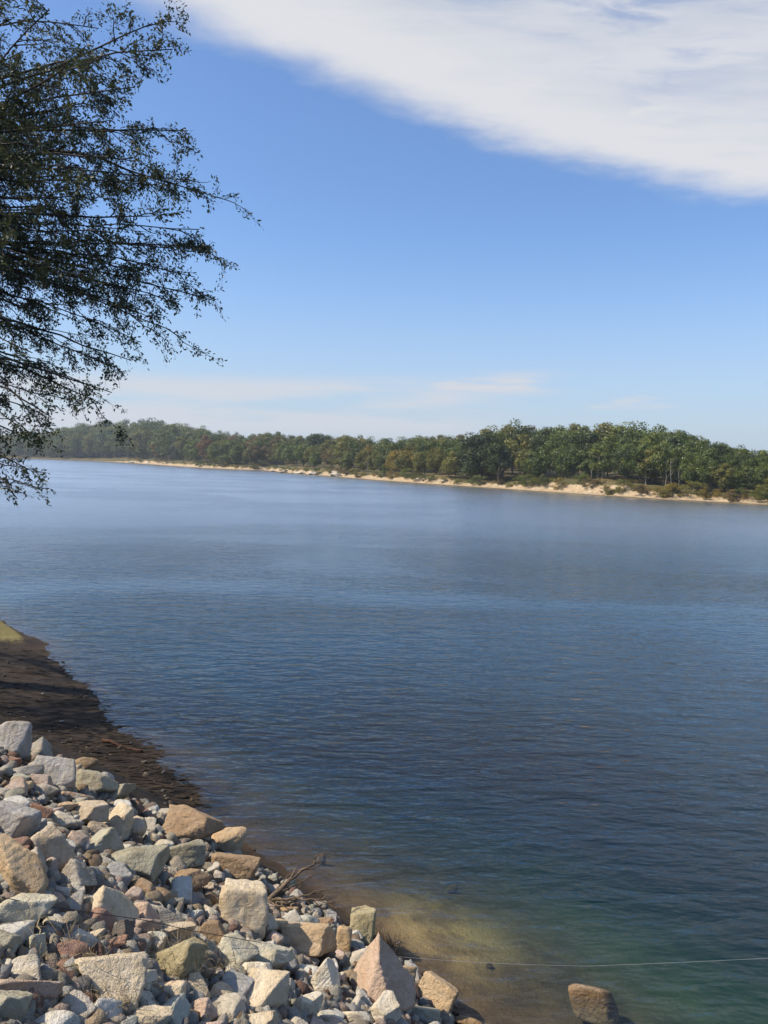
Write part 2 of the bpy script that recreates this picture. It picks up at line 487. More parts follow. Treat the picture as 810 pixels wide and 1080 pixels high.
HERO = []   # (px, py, radius px, 3D centre, radius m, phrase)
def rock_matrix(roll, yaw, pitch): return Matrix.Rotation(yaw, 3, 'Z') @ Matrix.Rotation(pitch, 3, 'X') @ Matrix.Rotation(roll, 3, 'Y')


def hero(x, y, wpx, hpx, shade, kind, phrase, label, roll=0, yaw=None, depth=.85, seed=None, cat='rock', name='rock', lift=.30, sub=5):
    k = len(HERO) + 1; seed = seed if seed is not None else 100 + k
    p, t = ray_ground(x, y, 0)
    scale = t * abs(np.dot(ray(x, y), -CMN[:, 2])) / F
    W, Hh = wpx * scale * .95, hpx * scale * .95
    p, t = ray_ground(x, y, lift * Hh)
    Vs, Fc = rock_shape(sub, kind, seed)
    yw = math.atan2(-p[0], p[1]) + (yaw if yaw is not None else random.uniform(-.25, .25))
    Rm = np.array(rock_matrix(RAD(roll), yw, RAD(-22)))
    dims = np.array([W * .5, depth * (W + Hh) * .25, Hh * .5])
    for _ in range(4):                     # view-plane extents of the turned stone
        q = (Vs * dims) @ Rm.T @ CMN
        fx, fy = W / np.ptp(q[:, 0]), Hh / np.ptp(q[:, 1])
        dims = dims * np.array([fx, (fx * fy) ** .5 if fy > .8 else fy, fy])
    V = Vs * dims
    o = link(name, make_mesh(name, V, Fc, ROCK), None, p)
    o.rotation_euler = rock_matrix(RAD(roll), yw, RAD(-22)).to_euler()
    s = np.array(SHADES[shade]) * np.array([1.27, 1.19, 1.07]) * random.uniform(.95, 1.1)
    o.color = (*s, 1)
    tag(o, label, cat, 'riprap rocks piled on the near bank')
    HERO.append((x, y, (wpx + hpx) / 4, p, (W + Hh) / 4, phrase))
    return o


R_ = [
 # x, y, w, h, shade, kind, short phrase, label tail, roll
 (15, 868, 52, 56, 'blue grey', 'angular', 'big blue grey rock at the left edge', 'above the tan boulder', 8),
 (54, 896, 48, 56, 'beige', 'box', 'speckled beige block', 'leaning between two big tan and blue grey rocks', -24),
 (20, 920, 66, 74, 'tan', 'angular', 'largest tan boulder at the left edge', 'half in shade', -20),
 (36, 857, 38, 28, 'rust red', 'box', 'dark rust red slab', 'shaded behind the big blue grey rock', 14),
 (66, 853, 30, 18, 'tan', 'angular', 'small orange tan stone', 'beside the dark rust red slab', -10),
 (92, 860, 44, 26, 'beige', 'angular', 'flat pale beige rock', 'left of the upright cream rock', -4),
 (126, 868, 32, 40, 'cream', 'wedge', 'upright cream rock', 'pointed, under the olive grey pair', 12),
 (142, 876, 30, 28, 'beige', 'angular', 'pitted beige rock', 'right against the upright cream rock', 20),
 (110, 891, 44, 32, 'green grey', 'wedge', 'green grey rock with a sunlit top', 'below the flat pale beige rock', 10),
 (203, 872, 54, 44, 'brown', 'angular', 'brown and tan boulder', 'topmost at the dark water edge', 5),
 (152, 913, 56, 42, 'green grey', 'angular', 'long green grey slab', 'tilted above the orange brown stones', -16),
 (193, 904, 48, 36, 'green grey', 'box', 'mossy green grey boulder', 'right of the long green grey slab', -6),
 (197, 931, 50, 28, 'brown', 'wedge', 'brown slab', 'tucked under the mossy green grey boulder', -12),
 (247, 914, 54, 34, 'brown', 'box', 'square brown block', 'flat face to the camera by the water', 4),
 (239, 889, 36, 28, 'tan', 'round', 'rounded tan rock', 'between the brown boulder and the square brown block', 0),
 (258, 961, 52, 62, 'cream', 'box', 'tall upright cream boulder', 'with a shadowed lower face', 6),
 (116, 958, 52, 46, 'cream', 'angular', 'chunky cream boulder', 'in the middle of the pile', -10),
 (92, 956, 16, 16, 'cream', 'round', 'little cream cobble', 'touching the chunky cream boulder', 0),
 (26, 964, 62, 52, 'pale green', 'wedge', 'wedge of pale green rock', 'below the largest tan boulder', -22),
 (38, 1000, 28, 33, 'pale green', 'box', 'small upright pale block', 'below the wedge of pale green rock', 4),
 (6, 998, 32, 36, 'olive grey', 'angular', 'olive grey rock cut by the left edge', 'beside the small upright pale block', 0),
 (80, 975, 18, 14, 'rust red', 'angular', 'rust red chip', 'left of the flat cream stone', 10),
 (93, 991, 30, 18, 'cream', 'angular', 'flat cream stone', 'under the rust red chip', -18),
 (57, 992, 20, 20, 'rust red', 'angular', 'red stone', 'right of the small upright pale block', 30),
 (112, 1000, 40, 16, 'rust red', 'angular', 'low brick red slab', 'above the big white trapezoid rock', -8),
 (129, 986, 26, 40, 'dark grey', 'angular', 'dark grey hollow rock', 'shaded, under the chunky cream boulder', 0),
 (121, 1035, 78, 60, 'cream', 'trapezoid', 'big cream trapezoid rock', 'its broad flat face towards the camera', 10),
 (28, 1044, 76, 44, 'pink', 'box', 'long pinkish brown slab', 'sloping down from the left edge', 20),
 (8, 1064, 46, 44, 'green grey', 'angular', 'green grey rock in the lower left corner', 'under the pinkish slab', 0),
 (150, 1076, 66, 34, 'cream', 'angular', 'broad cream rock', 'cut by the bottom edge below the trapezoid rock', 6),
 (186, 1014, 78, 50, 'olive', 'angular', 'olive boulder matted with dry fibres', 'right of the trapezoid rock', -10),
 (182, 984, 54, 22, 'beige', 'box', 'ridged beige slab', 'lying on the olive boulder', 4),
 (226, 986, 38, 32, 'brown', 'wedge', 'brownish wedge stone', 'shaded below the tall upright cream boulder', 0),
 (243, 1006, 48, 34, 'pale green', 'wedge', 'pale green sloping rock', 'below the tall upright cream boulder', -14),
 (282, 1012, 58, 36, 'pale green', 'angular', 'jagged pale green rock', 'left of the shaded tan slab', 8),
 (267, 1029, 44, 30, 'white', 'angular', 'whitish rock', 'under the jagged pale green rock', -20),
 (180, 1051, 32, 28, 'cream', 'box', 'small square cream stone', 'under the olive boulder', -6),
 (206, 1044, 30, 34, 'cream', 'wedge', 'pointed cream stone', 'standing below the olive boulder', -20),
 (233, 1050, 28, 26, 'beige', 'box', 'small tilted beige block', 'left of the yellowish cream boulder', 30),
 (214, 1072, 34, 32, 'pink', 'angular', 'pinkish rock with a hollow', 'at the bottom edge', -6),
 (277, 1052, 58, 42, 'cream', 'angular', 'yellowish cream boulder', 'tilted, under the whitish rock', -28),
 (322, 990, 62, 36, 'tan', 'box', 'long tan slab', 'lying by the water behind the pile', 2),
 (362, 992, 20, 32, 'tan', 'box', 'narrow tan block', 'right of the long tan slab', 4),
 (291, 977, 30, 15, 'tan', 'angular', 'low tan stone', 'right of the tall upright cream boulder', 0),
 (332, 973, 34, 12, 'brown', 'angular', 'flat brown stone', 'peeping from behind the long tan slab', 0),
 (382, 976, 28, 38, 'olive', 'box', 'upright olive tan block', 'standing at the water edge', 2),
 (399, 1032, 76, 76, 'pink', 'pyramid', 'pink pyramid shaped boulder', 'largest by the water', 0),
 (426, 1030, 30, 26, 'tan', 'angular', 'tan rock behind the pink pyramid boulder', 'right side only in view', -20),
 (461, 1049, 50, 42, 'tan', 'box', 'last tan block', 'at the right end of the pile beside the water', 16),
 (343, 1034, 36, 40, 'white', 'wedge', 'pointed white rock', 'left of the pink pyramid boulder', 14),
 (403, 1069, 42, 38, 'white', 'angular', 'bright white rock', 'in front of the pink pyramid boulder', -12),
 (374, 1074, 36, 24, 'white', 'angular', 'low white rock', 'left of the bright white rock', 0),
 (444, 1071, 44, 26, 'pale green', 'box', 'pale rounded slab', 'below the last tan block at the bottom edge', 4),
 (340, 1056, 44, 24, 'pink', 'angular', 'long pink stone', 'pointing down towards the low white rock', 38),
 (322, 1066, 34, 34, 'white', 'angular', 'chalky white rock', 'left of the long pink stone', 30),
 (270, 1079, 66, 22, 'cream', 'angular', 'wide cream rock', 'at the bottom edge under the yellowish boulder', 0),
 (306, 963, 22, 18, 'brown', 'box', 'little brown block', 'above the long tan slab in the shade', 0),
 (490, 1078, 36, 12, 'tan', 'angular', 'flat tan stone', 'lowest at the right end of the pile', 0),
 (13, 784, 34, 42, 'blue grey', 'round', 'domed blue grey boulder', 'topmost of the pile at the left edge', -12),
 (41, 791, 30, 26, 'grey', 'angular', 'grey rock', 'right of the domed blue grey boulder', 0),
 (57, 814, 46, 36, 'blue grey', 'box', 'broad blue grey rock', 'below the upper grey rock', 8),
 (85, 808, 30, 18, 'brown', 'wedge', 'low brown grey rock', 'half sunk in the dark mud', -20),
 (100, 827, 44, 32, 'olive grey', 'angular', 'pointed olive grey rock', 'at the edge of the mud', 8),
 (121, 838, 36, 26, 'olive grey', 'angular', 'tilted olive grey rock', 'right of the pointed olive grey one', -24),
 (24, 830, 22, 14, 'tan', 'angular', 'little tan stone', 'below the domed blue grey boulder', 0),
 (49, 834, 30, 20, 'grey', 'angular', 'flat light grey rock', 'below the broad blue grey rock', 0),
 (81, 840, 40, 16, 'pink', 'box', 'long reddish tan slab', 'sloping under the pointed olive grey rock', 18),
 (8, 803, 22, 12, 'rust red', 'angular', 'red brown stone', 'under the domed blue grey boulder', 10),
 (28, 816, 30, 20, 'grey', 'angular', 'shaded grey rock', 'left of the broad blue grey rock', 0),
 (150, 938, 28, 22, 'brown', 'round', 'orange brown cobble', 'under the long green grey slab', 0),
 (168, 946, 28, 26, 'brown', 'round', 'brown cobble', 'right of the orange brown cobble', 0),
 (150, 965, 34, 24, 'pink', 'wedge', 'dull pink stone', 'right of the chunky cream boulder', -10),
 (172, 968, 40, 24, 'grey', 'wedge', 'grey wedge stone', 'above the ridged beige slab', 6),
 (80, 925, 40, 34, 'grey', 'wedge', 'shaded grey wedge', 'above the little cream cobble', 10),
]
for (x, y, w_, h_, shade, kind, ph, tail, roll) in R_:
    hero(x, y, w_, h_, shade, kind, ph, ph + ', ' + tail, roll=roll, lift=1.1 if x == 426 else .30, sub=5 if w_ + h_ > 60 else 4)
hero(625, 1058, 54, 42, 'beige', 'worn', 'lone beige boulder', 'lone worn beige boulder standing in the shallow water away from the pile', roll=6, lift=.50, seed=778)

# smaller stones of the pile, each a thing, told apart by the named rock they lie next to
VAR = [(make_mesh('stone', *rock_shape(4, k, 900 + i), ROCK)) for i, k in enumerate(['angular'] * 12 + ['wedge'] * 5 + ['box'] * 5 + ['round'] * 2)]
near_shades = ['cream', 'white', 'beige', 'tan', 'pale green', 'grey', 'pink', 'rust red', 'cream', 'beige', 'white', 'cream', 'pink', 'white']
HP = np.array([h[3] for h in HERO]); HR = np.array([h[4] for h in HERO])
placed = []; used = {}
cand = rng.uniform([0, 770], [500, 1095], (9000, 2)); stones = []
for (x, y) in cand:
    if len(stones) >= 224: break
    # right of the rock line there is only water
    lim = np.interp(x, [0, 60, 130, 200, 290, 390, 480, 500], [770, 795, 830, 862, 925, 985, 1062, 1085])
    if y < lim: continue
    r = random.choice([.05, .06, .07, .085, .10, .115])
    p, t = ray_ground(x, y, .35 * r)
    d = np.linalg.norm(HP - p, axis=1)
    if (d < HR * .80 + r * .55).any(): continue
    if placed and (np.linalg.norm(np.array([q[0] for q in placed]) - p, axis=1) < (np.array([q[1] for q in placed]) + r) * .72).any(): continue
    placed.append((p, r)); stones.append((x, y, p, r))
LINE = []
for (x, y, p, r) in stones:
    o = link('stone', random.choice(VAR), None, p)
    up = y < 850 or (x > 230 and y < 965)
    shade = random.choice(['grey', 'beige', 'olive grey', 'grey', 'green grey', 'tan', 'pink'] if up else near_shades)
    o.scale = (r * random.uniform(.9, 1.5), r * random.uniform(.8, 1.2), r * random.uniform(.6, 1.0))
    o.rotation_euler = rock_matrix(random.uniform(-.6, .6), random.uniform(0, 6.28), random.uniform(-.5, .2)).to_euler()
    o.color = (*(np.array(SHADES[shade]) * random.uniform(1.0, 1.25)), 1)
    best = None
    hd = [(math.hypot(h[0] - x, h[1] - y) - h[2], h) for h in HERO]; hd.sort(key=lambda q: q[0])
    size = 'tiny' if r < .07 else 'small' if r < .11 else 'medium'
    for dd, h in hd[:4]:
        ax, ay = x - h[0], y - h[1]
        pos = ('right of' if ax > 0 else 'left of') if abs(ax) > abs(ay) else ('below' if ay > 0 else 'above')
        lab = f'{size} {shade} stone {pos} the {h[5]}'
        if lab not in used: best = lab; break
    if best is None:
        h = hd[0][1]; best = f'{size} {shade} stone wedged by the {h[5]}'
    used[best] = 1
    tag(o, best, 'stone', 'smaller stones between the big rocks')

# rubble under and between them: far too many to count
Vv, Ff, Cc, nn = [], [], [], 0
base = [rock_shape(2, random.choice(['angular', 'wedge', 'box']), 1500 + i) for i in range(14)]
pts = rng.uniform([-30, 760], [520, 1110], (5600, 2))
for (x, y) in pts:
    lim = np.interp(x, [0, 60, 130, 200, 290, 390, 480, 500], [772, 800, 836, 866, 925, 985, 1062, 1085])
    if y < lim: continue
    r = random.choice([.03, .035, .045, .055, .065, .075])
    p, t = ray_ground(x, y, .2 * r)
    Vs, Fc = random.choice(base)
    M = np.array(rock_matrix(random.uniform(-3, 3), random.uniform(0, 6.28), random.uniform(-1, 1)))
    Vv.append((Vs * r * rng.uniform([.9, .8, .5], [1.4, 1.1, .9])) @ M.T + p); Ff.append(Fc + nn); nn += len(Vs)
    sh = np.array(SHADES[random.choice(near_shades + ['grey', 'brown', 'pink', 'beige'])]) * random.uniform(.5, .85)
    Cc.append(np.tile(sh, (len(Vs), 1)))
flat = [rock_shape(3, 'round', 1600 + i) for i in range(6)]
def put(p, r, shades, lo, hi, worn=False):
    global nn
    Vs, Fc = random.choice(flat if worn else base); M = np.array(rock_matrix(random.uniform(-3, 3), random.uniform(0, 6.28), random.uniform(-1, 1)))
    Vv.append((Vs * r * rng.uniform([.9, .8, .4], [1.4, 1.1, .8])) @ M.T + p); Ff.append(Fc + nn); nn += len(Vs)
    Cc.append(np.tile(np.array(SHADES[random.choice(shades)]) * random.uniform(lo, hi), (len(Vs), 1)))


for (x, y) in rng.uniform([-20, 690], [330, 900], (420, 2)):      # a few on the mud
    p, t = ray_ground(x, y, .005)
    if p[2] < -.05 or shore_coords(p[None, :2], NS)[0][0] < .05: continue
    put(p, random.choice([.012, .016, .02, .03, .045]), ['grey', 'brown', 'olive grey', 'dark grey', 'tan'], .3, .8)
for (x, y) in rng.uniform([150, 830], [640, 1110], (40, 2)):     # and on the bed of the shallows
    pw = water_at(x, y); sd_ = shore_coords(pw[None], NS)[0][0]
    if sd_ > .1 or sd_ < -2.0 or random.random() < -sd_ / 2.0: continue
    put(np.array([pw[0], pw[1], gz(*pw) + .005]), random.choice([.03, .04, .06, .09]), ['brown', 'tan', 'brown'], .35, .7, True)
me = make_mesh('rubble', np.concatenate(Vv), np.concatenate(Ff), RUBBLE)
colour_attr(me, 'stone', np.concatenate(Cc))
tag(link('rubble', me), 'small broken rubble filling the gaps of the rock pile', 'rubble', kind='stuff')

# ------------------------------------------------------------------ twigs, driftwood, dry grass, fishing line, leaf litter
def simple(name, c1, c2, scale=20, rough=.85, stretch=(1, 1, 1)):
    m, n = material(name)
    pos = n.n('ShaderNodeMapping', {'Vector': n.n('ShaderNodeNewGeometry').outputs['Position'], 'Scale': stretch}).outputs[0]
    nz = n.noise(pos, scale, 5, .6)
    b = n.n('ShaderNodeBump', {'Strength': .5, 'Distance': .01, 'Height': nz})
    out(n, n.n('ShaderNodeBsdfPrincipled', {'Base Color': n.mix(n.ramp(nz, .3, .7), c1, c2), 'Roughness': rough, 'Normal': b.outputs[0], 'Specular IOR Level': .25}).outputs[0])
    return m


DEAD = simple('dead_wood', (.07, .05, .033), (.18, .13, .085), 30)
STRAW = simple('dry_straw', (.22, .16, .085), (.42, .33, .19), 40)
REDWOOD = simple('sodden_wood', (.07, .032, .018), (.12, .06, .034), 14)


def at(x, y, lift=0): return ray_ground(x, y, lift)[0]


def bend(a, b, n=8, sag=0.0, wob=.02):
    t = np.linspace(0, 1, n)[:, None]
    p = a + (b - a) * t + np.array([0, 0, 1]) * sag * 4 * t * (1 - t)
    return p + np.cumsum(rng.normal(size=(n, 3)) * wob / n ** .5, axis=0) * np.sin(t * math.pi)


def tips_branch(name, root, tips, r0, mat, label, cat):
    s = Soup()
    for i, (tip, r) in enumerate(tips):
        pts = bend(root, tip, 10, random.uniform(-.01, .06), .05)
        s.tube(pts, np.linspace(r, r * .25, 10), 6)
        for _ in range(3):
            k = random.randint(4, 8); dv = unit(tip - root) + rng.normal(size=3) * .6
            e = pts[k] + unit(dv) * random.uniform(.08, .25)
            s.tube(bend(pts[k], e, 5, 0, .02), np.linspace(r * .45, r * .15, 5), 4)
    return tag(link(name, s.mesh(name, mat)), label, cat)


root = at(283, 950, .05)
D0 = np.linalg.norm(root - np.array([0, 0, H]))
def on_ray(x, y, dist): return np.array([0, 0, H]) + ray(x, y) * dist
tips_branch('dead_branch', root, [(on_ray(336, 909, D0 * 1.02), .028), (on_ray(345, 938, D0 * 1.0), .014), (on_ray(330, 925, D0 * 1.03), .012), (on_ray(362, 962, D0 * .98), .014), (on_ray(318, 968, D0 * .97), .010), (on_ray(350, 948, D0 * .99), .010), (on_ray(322, 914, D0 * 1.03), .010)],
            .016, DEAD, 'bare grey dead branch sticking out over the water from behind the tall cream boulder', 'branch')
s = Soup(); s.tube(bend(at(108, 781, .03), at(150, 792, .03), 9, .02, .04), np.linspace(.035, .022, 9), 8)
tag(link('driftwood', s.mesh('driftwood', REDWOOD)), 'reddish brown stick of driftwood lying on the dark mud by the water', 'driftwood')

def tuft(name, x, y, rad, n, ln, mat, label, cat, droop=.6, lift=.03, r=.0022):
    s = Soup(); c = at(x, y, lift)
    for _ in range(n):
        a = random.uniform(0, 6.28); q = c + np.array([math.cos(a), math.sin(a), 0]) * rad * random.random() ** .5
        q[2] = max(q[2], gz(q[0], q[1]) + lift)
        d = np.array([math.cos(a) * random.random(), math.sin(a) * random.random() - .2, random.uniform(.1, 1)])
        e = q + unit(d) * ln * random.uniform(.5, 1.2)
        s.tube(bend(q, e, 5, -ln * random.random() * droop * .3, ln * .25), np.linspace(r, r * .4, 5), 3)
    return tag(link(name, s.mesh(name, mat)), label, cat)

tuft('dry_grass', 190, 1012, .16, 110, .16, STRAW, 'mat of dry grass lying over the olive boulder', 'dry grass', 2.2, .10)
tuft('dry_grass', 248, 1036, .14, 80, .13, STRAW, 'dry grass tuft beside the yellowish cream boulder', 'dry grass', 1.5, .06)
tuft('dry_grass', 118, 1056, .10, 60, .12, STRAW, 'dry grass tuft in front of the big cream trapezoid rock', 'dry grass', 1.5, .07)
tuft('dry_grass', 66, 1012, .16, 46, .20, STRAW, 'sparse dry stalks between the small pale block and the trapezoid rock', 'dry grass', 1.5, .06)
tuft('wiry_roots', 412, 998, .13, 60, .16, DEAD, 'tangle of dark wiry roots in the shallows beside the upright olive block', 'roots', 1.8, .04, .003)
for (a, b, lab) in (((70, 1020), (162, 1012), 'thin straw twig lying left of the big trapezoid rock'), ((126, 1062), (172, 1034), 'pale twig leaning across the lower edge of the trapezoid rock'),
                    ((42, 985), (52, 970), 'short dark twig on the wedge of pale green rock')):
    s = Soup(); s.tube(bend(at(*a, .12), at(*b, .16), 8, .02, .03), np.linspace(.0045, .002, 8), 5)
    tag(link('twig', s.mesh('twig', STRAW)), lab, 'twig', 'loose twigs on the rocks')

LINEM = simple('nylon_line', (.30, .30, .30), (.42, .42, .42), 5, .4)
DARKL = simple('frayed_cord', (.035, .033, .03), (.08, .075, .07), 40, .8)
# cord over the rocks, from the left edge to the water
pts = []
for (x, y) in ((-8, 944), (20, 950), (60, 957), (100, 963), (150, 970), (200, 981), (240, 988), (275, 994)):
    pts.append(at(x, y, .20))
pts = np.array(pts); tt = np.linspace(0, 1, 60); pp = np.stack([np.interp(tt, np.linspace(0, 1, len(pts)), pts[:, i]) for i in range(3)], 1)
s = Soup(); s.tube(pp, np.full(60, .0026), 5)
tag(link('cord', s.mesh('cord', DARKL)), 'thin dark cord lying across the rocks from the left edge', 'cord')
a, b = on_ray(396, 1007, np.linalg.norm(at(396, 1007, .12) - [0, 0, H])), np.append(water_at(620, 1021), .02)
c_ = np.append(water_at(840, 1011), .02)
p1 = bend(a, b, 20, -.02, 0); p2 = bend(b, c_, 20, -.004, 0)
s = Soup(); s.tube(np.vstack([p1, p2[1:]]), np.full(39, .0015), 5)
tag(link('fishing_line', s.mesh('fishing_line', LINEM)), 'thin pale fishing line stretched just above the shallow water', 'fishing line')

# leaf litter and weed on the mud flat
q = []
for (x, y) in rng.uniform([-40, 640], [330, 930], (5200, 2)):
    pw = water_at(x, y); sd_, _ = shore_coords(pw[None], NS)
    if sd_[0] < -.25 or sd_[0] > 4.5: continue
    z = gz(*pw) + .012
    if z < -.05 or pw[1] < 10.8 or pw[1] > 19.6: continue
    a = random.uniform(-.5, .5); L, Wd = (random.uniform(.05, .22), random.uniform(.012, .035)) if random.random() < .85 else (random.uniform(.2, .5), random.uniform(.006, .012))
    d1 = np.array([math.cos(a), math.sin(a), random.uniform(-.1, .25)]) * L; d2 = np.array([-math.sin(a), math.cos(a), random.uniform(-.3, .3)]) * Wd
    c = np.array([pw[0], pw[1], z])
    q.append([c - d1, c - d2, c + d1, c + d2])
s = Soup(); s.quads(q)
tag(link('leaf_litter', s.mesh('leaf_litter', simple('sodden_litter', (.009, .006, .0035), (.040, .026, .014), 9), False)), 'dark sodden leaves and weed littering the mud flat', 'leaf litter', kind='stuff')

# ------------------------------------------------------------------ the overhanging tree at the left
def leaf_material(name, per_object):
    m, n = material(name)
    pos = n.n('ShaderNodeNewGeometry').outputs['Position']
    if per_object:
        base = n.n('ShaderNodeObjectInfo').outputs['Color']
        nz = n.noise(pos, .9, 3, .6); nf = n.noise(pos, 5.0, 2, .6)
        c = n.mix(n.ramp(nz, .35, .65), n.mix(1.0, base, (.62, .70, .72), 'MULTIPLY'), n.mix(1.0, base, (1.35, 1.2, .85), 'MULTIPLY'))
        c = n.mix(n.m('MULTIPLY', n.ramp(nf, .5, .7), .45), c, n.mix(1.0, base, (1.5, 1.15, .7), 'MULTIPLY'))
    else:
        nz = n.noise(pos, 1.1, 3, .6); nf = n.noise(pos, 11, 2, .6)
        c = n.mix(n.ramp(nz, .4, .62), (.042, .056, .028), (.078, .086, .030))
        c = n.mix(n.m('MULTIPLY', n.ramp(nf, .58, .72), .7), c, (.095, .070, .020))
    d = n.n('ShaderNodeBsdfDiffuse', {'Color': c}).outputs[0]
    t = n.n('ShaderNodeBsdfTranslucent', {'Color': c}).outputs[0]
    g = n.n('ShaderNodeBsdfGlossy', {'Color': (1, 1, 1), 'Roughness': .45}).outputs[0]
    mx = n.n('ShaderNodeMixShader', {0: .28 if per_object else .34, 1: d, 2: t}).outputs[0]
    out(n, n.n('ShaderNodeMixShader', {0: .02, 1: mx, 2: g}).outputs[0]); return m


BARK = simple('bark', (.022, .018, .015), (.055, .045, .036), 9, .9, (1, 1, .25))
TRUNK = np.array([-11.0, 15.5, 0.0]); TRUNK[2] = gz(TRUNK[0], TRUNK[1])
tree = bpy.data.objects.new('shade_tree', None); COL.objects.link(tree); tree.location = TRUNK
tag(tree, 'large dark fine-leaved tree overhanging the water from the left edge', 'tree')
wood = Soup(); twigs = Soup(); leaves = []
TH = 17.0
tz = np.linspace(0, TH, 16)
trunk_pts = np.column_stack([.35 * np.sin(tz * .35), .25 * np.sin(tz * .5 + 1), tz]) + TRUNK
wood.tube(np.vstack([trunk_pts[0] - [0, 0, .4], trunk_pts]), np.concatenate([[.46], np.interp(tz, [0, .6, 8, TH], [.42, .33, .22, .05])]), 12)
def trunk_at(z): return np.array([np.interp(z, trunk_pts[:, 2], trunk_pts[:, i]) for i in range(3)])

def leaf_spray(a, b, n):
    """leaves along the twig a-b"""
    t = rng.uniform(.1, 1.05, n)[:, None]
    c = a + (b - a) * t + rng.normal(size=(n, 3)) * .035
    d = unit(unit(b - a) * .7 + rng.normal(size=(n, 3)) * .7 + np.array([0, 0, -.25]))
    sd2 = unit(np.cross(d, rng.normal(size=(n, 3))))
    L = rng.uniform(.023, .043, n)[:, None]; Wd = L * rng.uniform(.30, .50, n)[:, None]
    leaves.append(np.stack([c, c + d * L * .9 + sd2 * Wd, c + d * L * 2, c + d * L * .9 - sd2 * Wd], 1))

def limb(tip, r0, dense=1.0, rise=None):
    tip = np.asarray(tip, float)
    hor = np.linalg.norm(tip[:2] - TRUNK[:2])
    rel = tip[2] - TRUNK[2]
    zs = TRUNK[2] + np.clip(rel + (1.3 if rel < 6.5 else .25 if rel < 9 else -.12 * hor), 2.2, TH - 1.2)
    st = trunk_at(zs)
    mid = st + (tip - st) * .5 + np.array([0, 0, .10 * hor if rel < 7 else .05 * hor])
    n = 16; t = np.linspace(0, 1, n)[:, None]
    pts = (1 - t) ** 2 * st + 2 * t * (1 - t) * mid + t ** 2 * tip
    pts = pts + np.cumsum(rng.normal(size=(n, 3)) * .05, axis=0) * np.sin(t * math.pi)
    Lb = np.linalg.norm(np.diff(pts, axis=0), axis=1).sum()
    wood.tube(pts, np.linspace(r0, .008, n), 7)
    nb = int(Lb * 3.0 * dense)
    for k in range(nb):
        uu = .22 + .78 * (k + random.random()) / nb
        i = min(int(uu * (n - 1)), n - 2); q = pts[i] + (pts[i + 1] - pts[i]) * (uu * (n - 1) - i)
        tg = unit(pts[min(i + 1, n - 1)] - pts[i])
        side = unit(np.cross(tg, [0, 0, 1])) * random.choice((-1, 1))
        d = unit(tg * random.uniform(.5, 1.0) + side * random.uniform(.3, .9) + np.array([0, 0, random.uniform(-.55, .35)]))
        ln = random.uniform(.45, 1.25) * (1.15 - .55 * uu)
        e = q + d * ln + np.array([0, 0, -.10 * ln])
        bp = bend(q, e, 6, .03, .05)
        twigs.tube(bp, np.linspace(.011, .004, 6), 4)
        for j in range(random.randint(4, 6)):
            w0 = bp[random.randint(1, 5)]
            dd = unit(d * .8 + rng.normal(size=3) * .6 + np.array([0, 0, -.2]))
            dd[2] -= .25; we = w0 + dd * random.uniform(.16, .46)
            twigs.tube(np.array([w0, we]), [.004, .0018], 3)
            leaf_spray(w0, we, random.randint(20, 32))
    leaf_spray(pts[-3], tip, 16)

THIN = {(26, 536), (14, 520), (38, 505), (46, 478), (62, 450), (116, 437), (132, 424), (152, 390), (102, 352), (62, 402), (30, 432), (42, 382), (5, 460)}
tips = [(190, 52, 14), (168, 25, 13.5), (150, 92, 14.5), (206, 138, 14), (202, 190, 15), (236, 216, 14), (172, 238, 13), (234, 272, 14.5), (240, 327, 14),
        (194, 358, 13), (152, 390, 14), (132, 424, 13.5), (116, 437, 15), (62, 450, 13), (46, 478, 14), (26, 536, 12.5), (14, 520, 13.5), (38, 505, 13),
        (120, 128, 13), (100, 178, 12.5), (135, 205, 15.5), (95, 240, 14.5), (145, 290, 16), (88, 300, 12.5), (62, 340, 14.5), (102, 352, 16), (42, 382, 13),
        (62, 402, 15.5), (30, 432, 14.5), (22, 300, 16), (42, 205, 16.5), (62, 118, 15), (85, 70, 16), (30, 55, 13.5), (32, 150, 12.5), (112, 30, 16), (152, 140, 16.5),
        (172, 300, 15.5), (60, 10, 12.5), (10, 100, 15), (15, 240, 14), (70, 270, 16.5), (120, 60, 12.8), (20, 350, 12.5), (5, 460, 13), (150, 170, 13.2), (180, 205, 16), (60, 170, 14), (110, 215, 13.6), (75, 150, 16.5), (130, 255, 12.6), (20, 20, 15), (50, 230, 13), (40, 290, 15), (90, 110, 14.5)]
for (x, y, dist) in tips:
    limb(on_ray(x - (14 if 195 < y < 430 and x > 60 else 8), y - (10 if y > 195 else 0), dist * 1.06), random.uniform(.028, .06), .26 if y > 490 else .42 if (x, y) in THIN else .88 if y < 230 else .74 if y < 300 else .60)
for (x, y) in [(205, 300), (185, 328), (165, 345), (210, 250), (140, 365), (120, 395), (95, 415), (75, 430), (45, 445), (20, 405), (85, 380), (55, 365), (125, 330), (25, 465), (150, 320), (100, 265), (180, 270), (65, 310), (40, 340), (10, 430)]:
    limb(on_ray(x, y - 8, random.uniform(12.5, 16.5) * 1.06), random.uniform(.018, .035), .62 if y < 380 else .40)
for k in range(34):            # the side of the crown outside the photograph: it shades the mud flat
    a = random.uniform(1.7, 5.1); rr = random.uniform(2.5, 7.5)
    zz = TRUNK[2] + random.uniform(3.5, 15)
    rr *= min(1, (TH + 1.5 - (zz - TRUNK[2])) / 7)
    limb((TRUNK[0] + rr * math.cos(a), TRUNK[1] + rr * math.sin(a), zz), .07, .7)
for tz_ in np.linspace(9, TH, 7):
    a = random.uniform(0, 6.28); limb(trunk_at(TRUNK[2] + tz_ * .95) + np.array([1.6 * math.cos(a), 1.6 * math.sin(a), 1.2]), .04, 1)
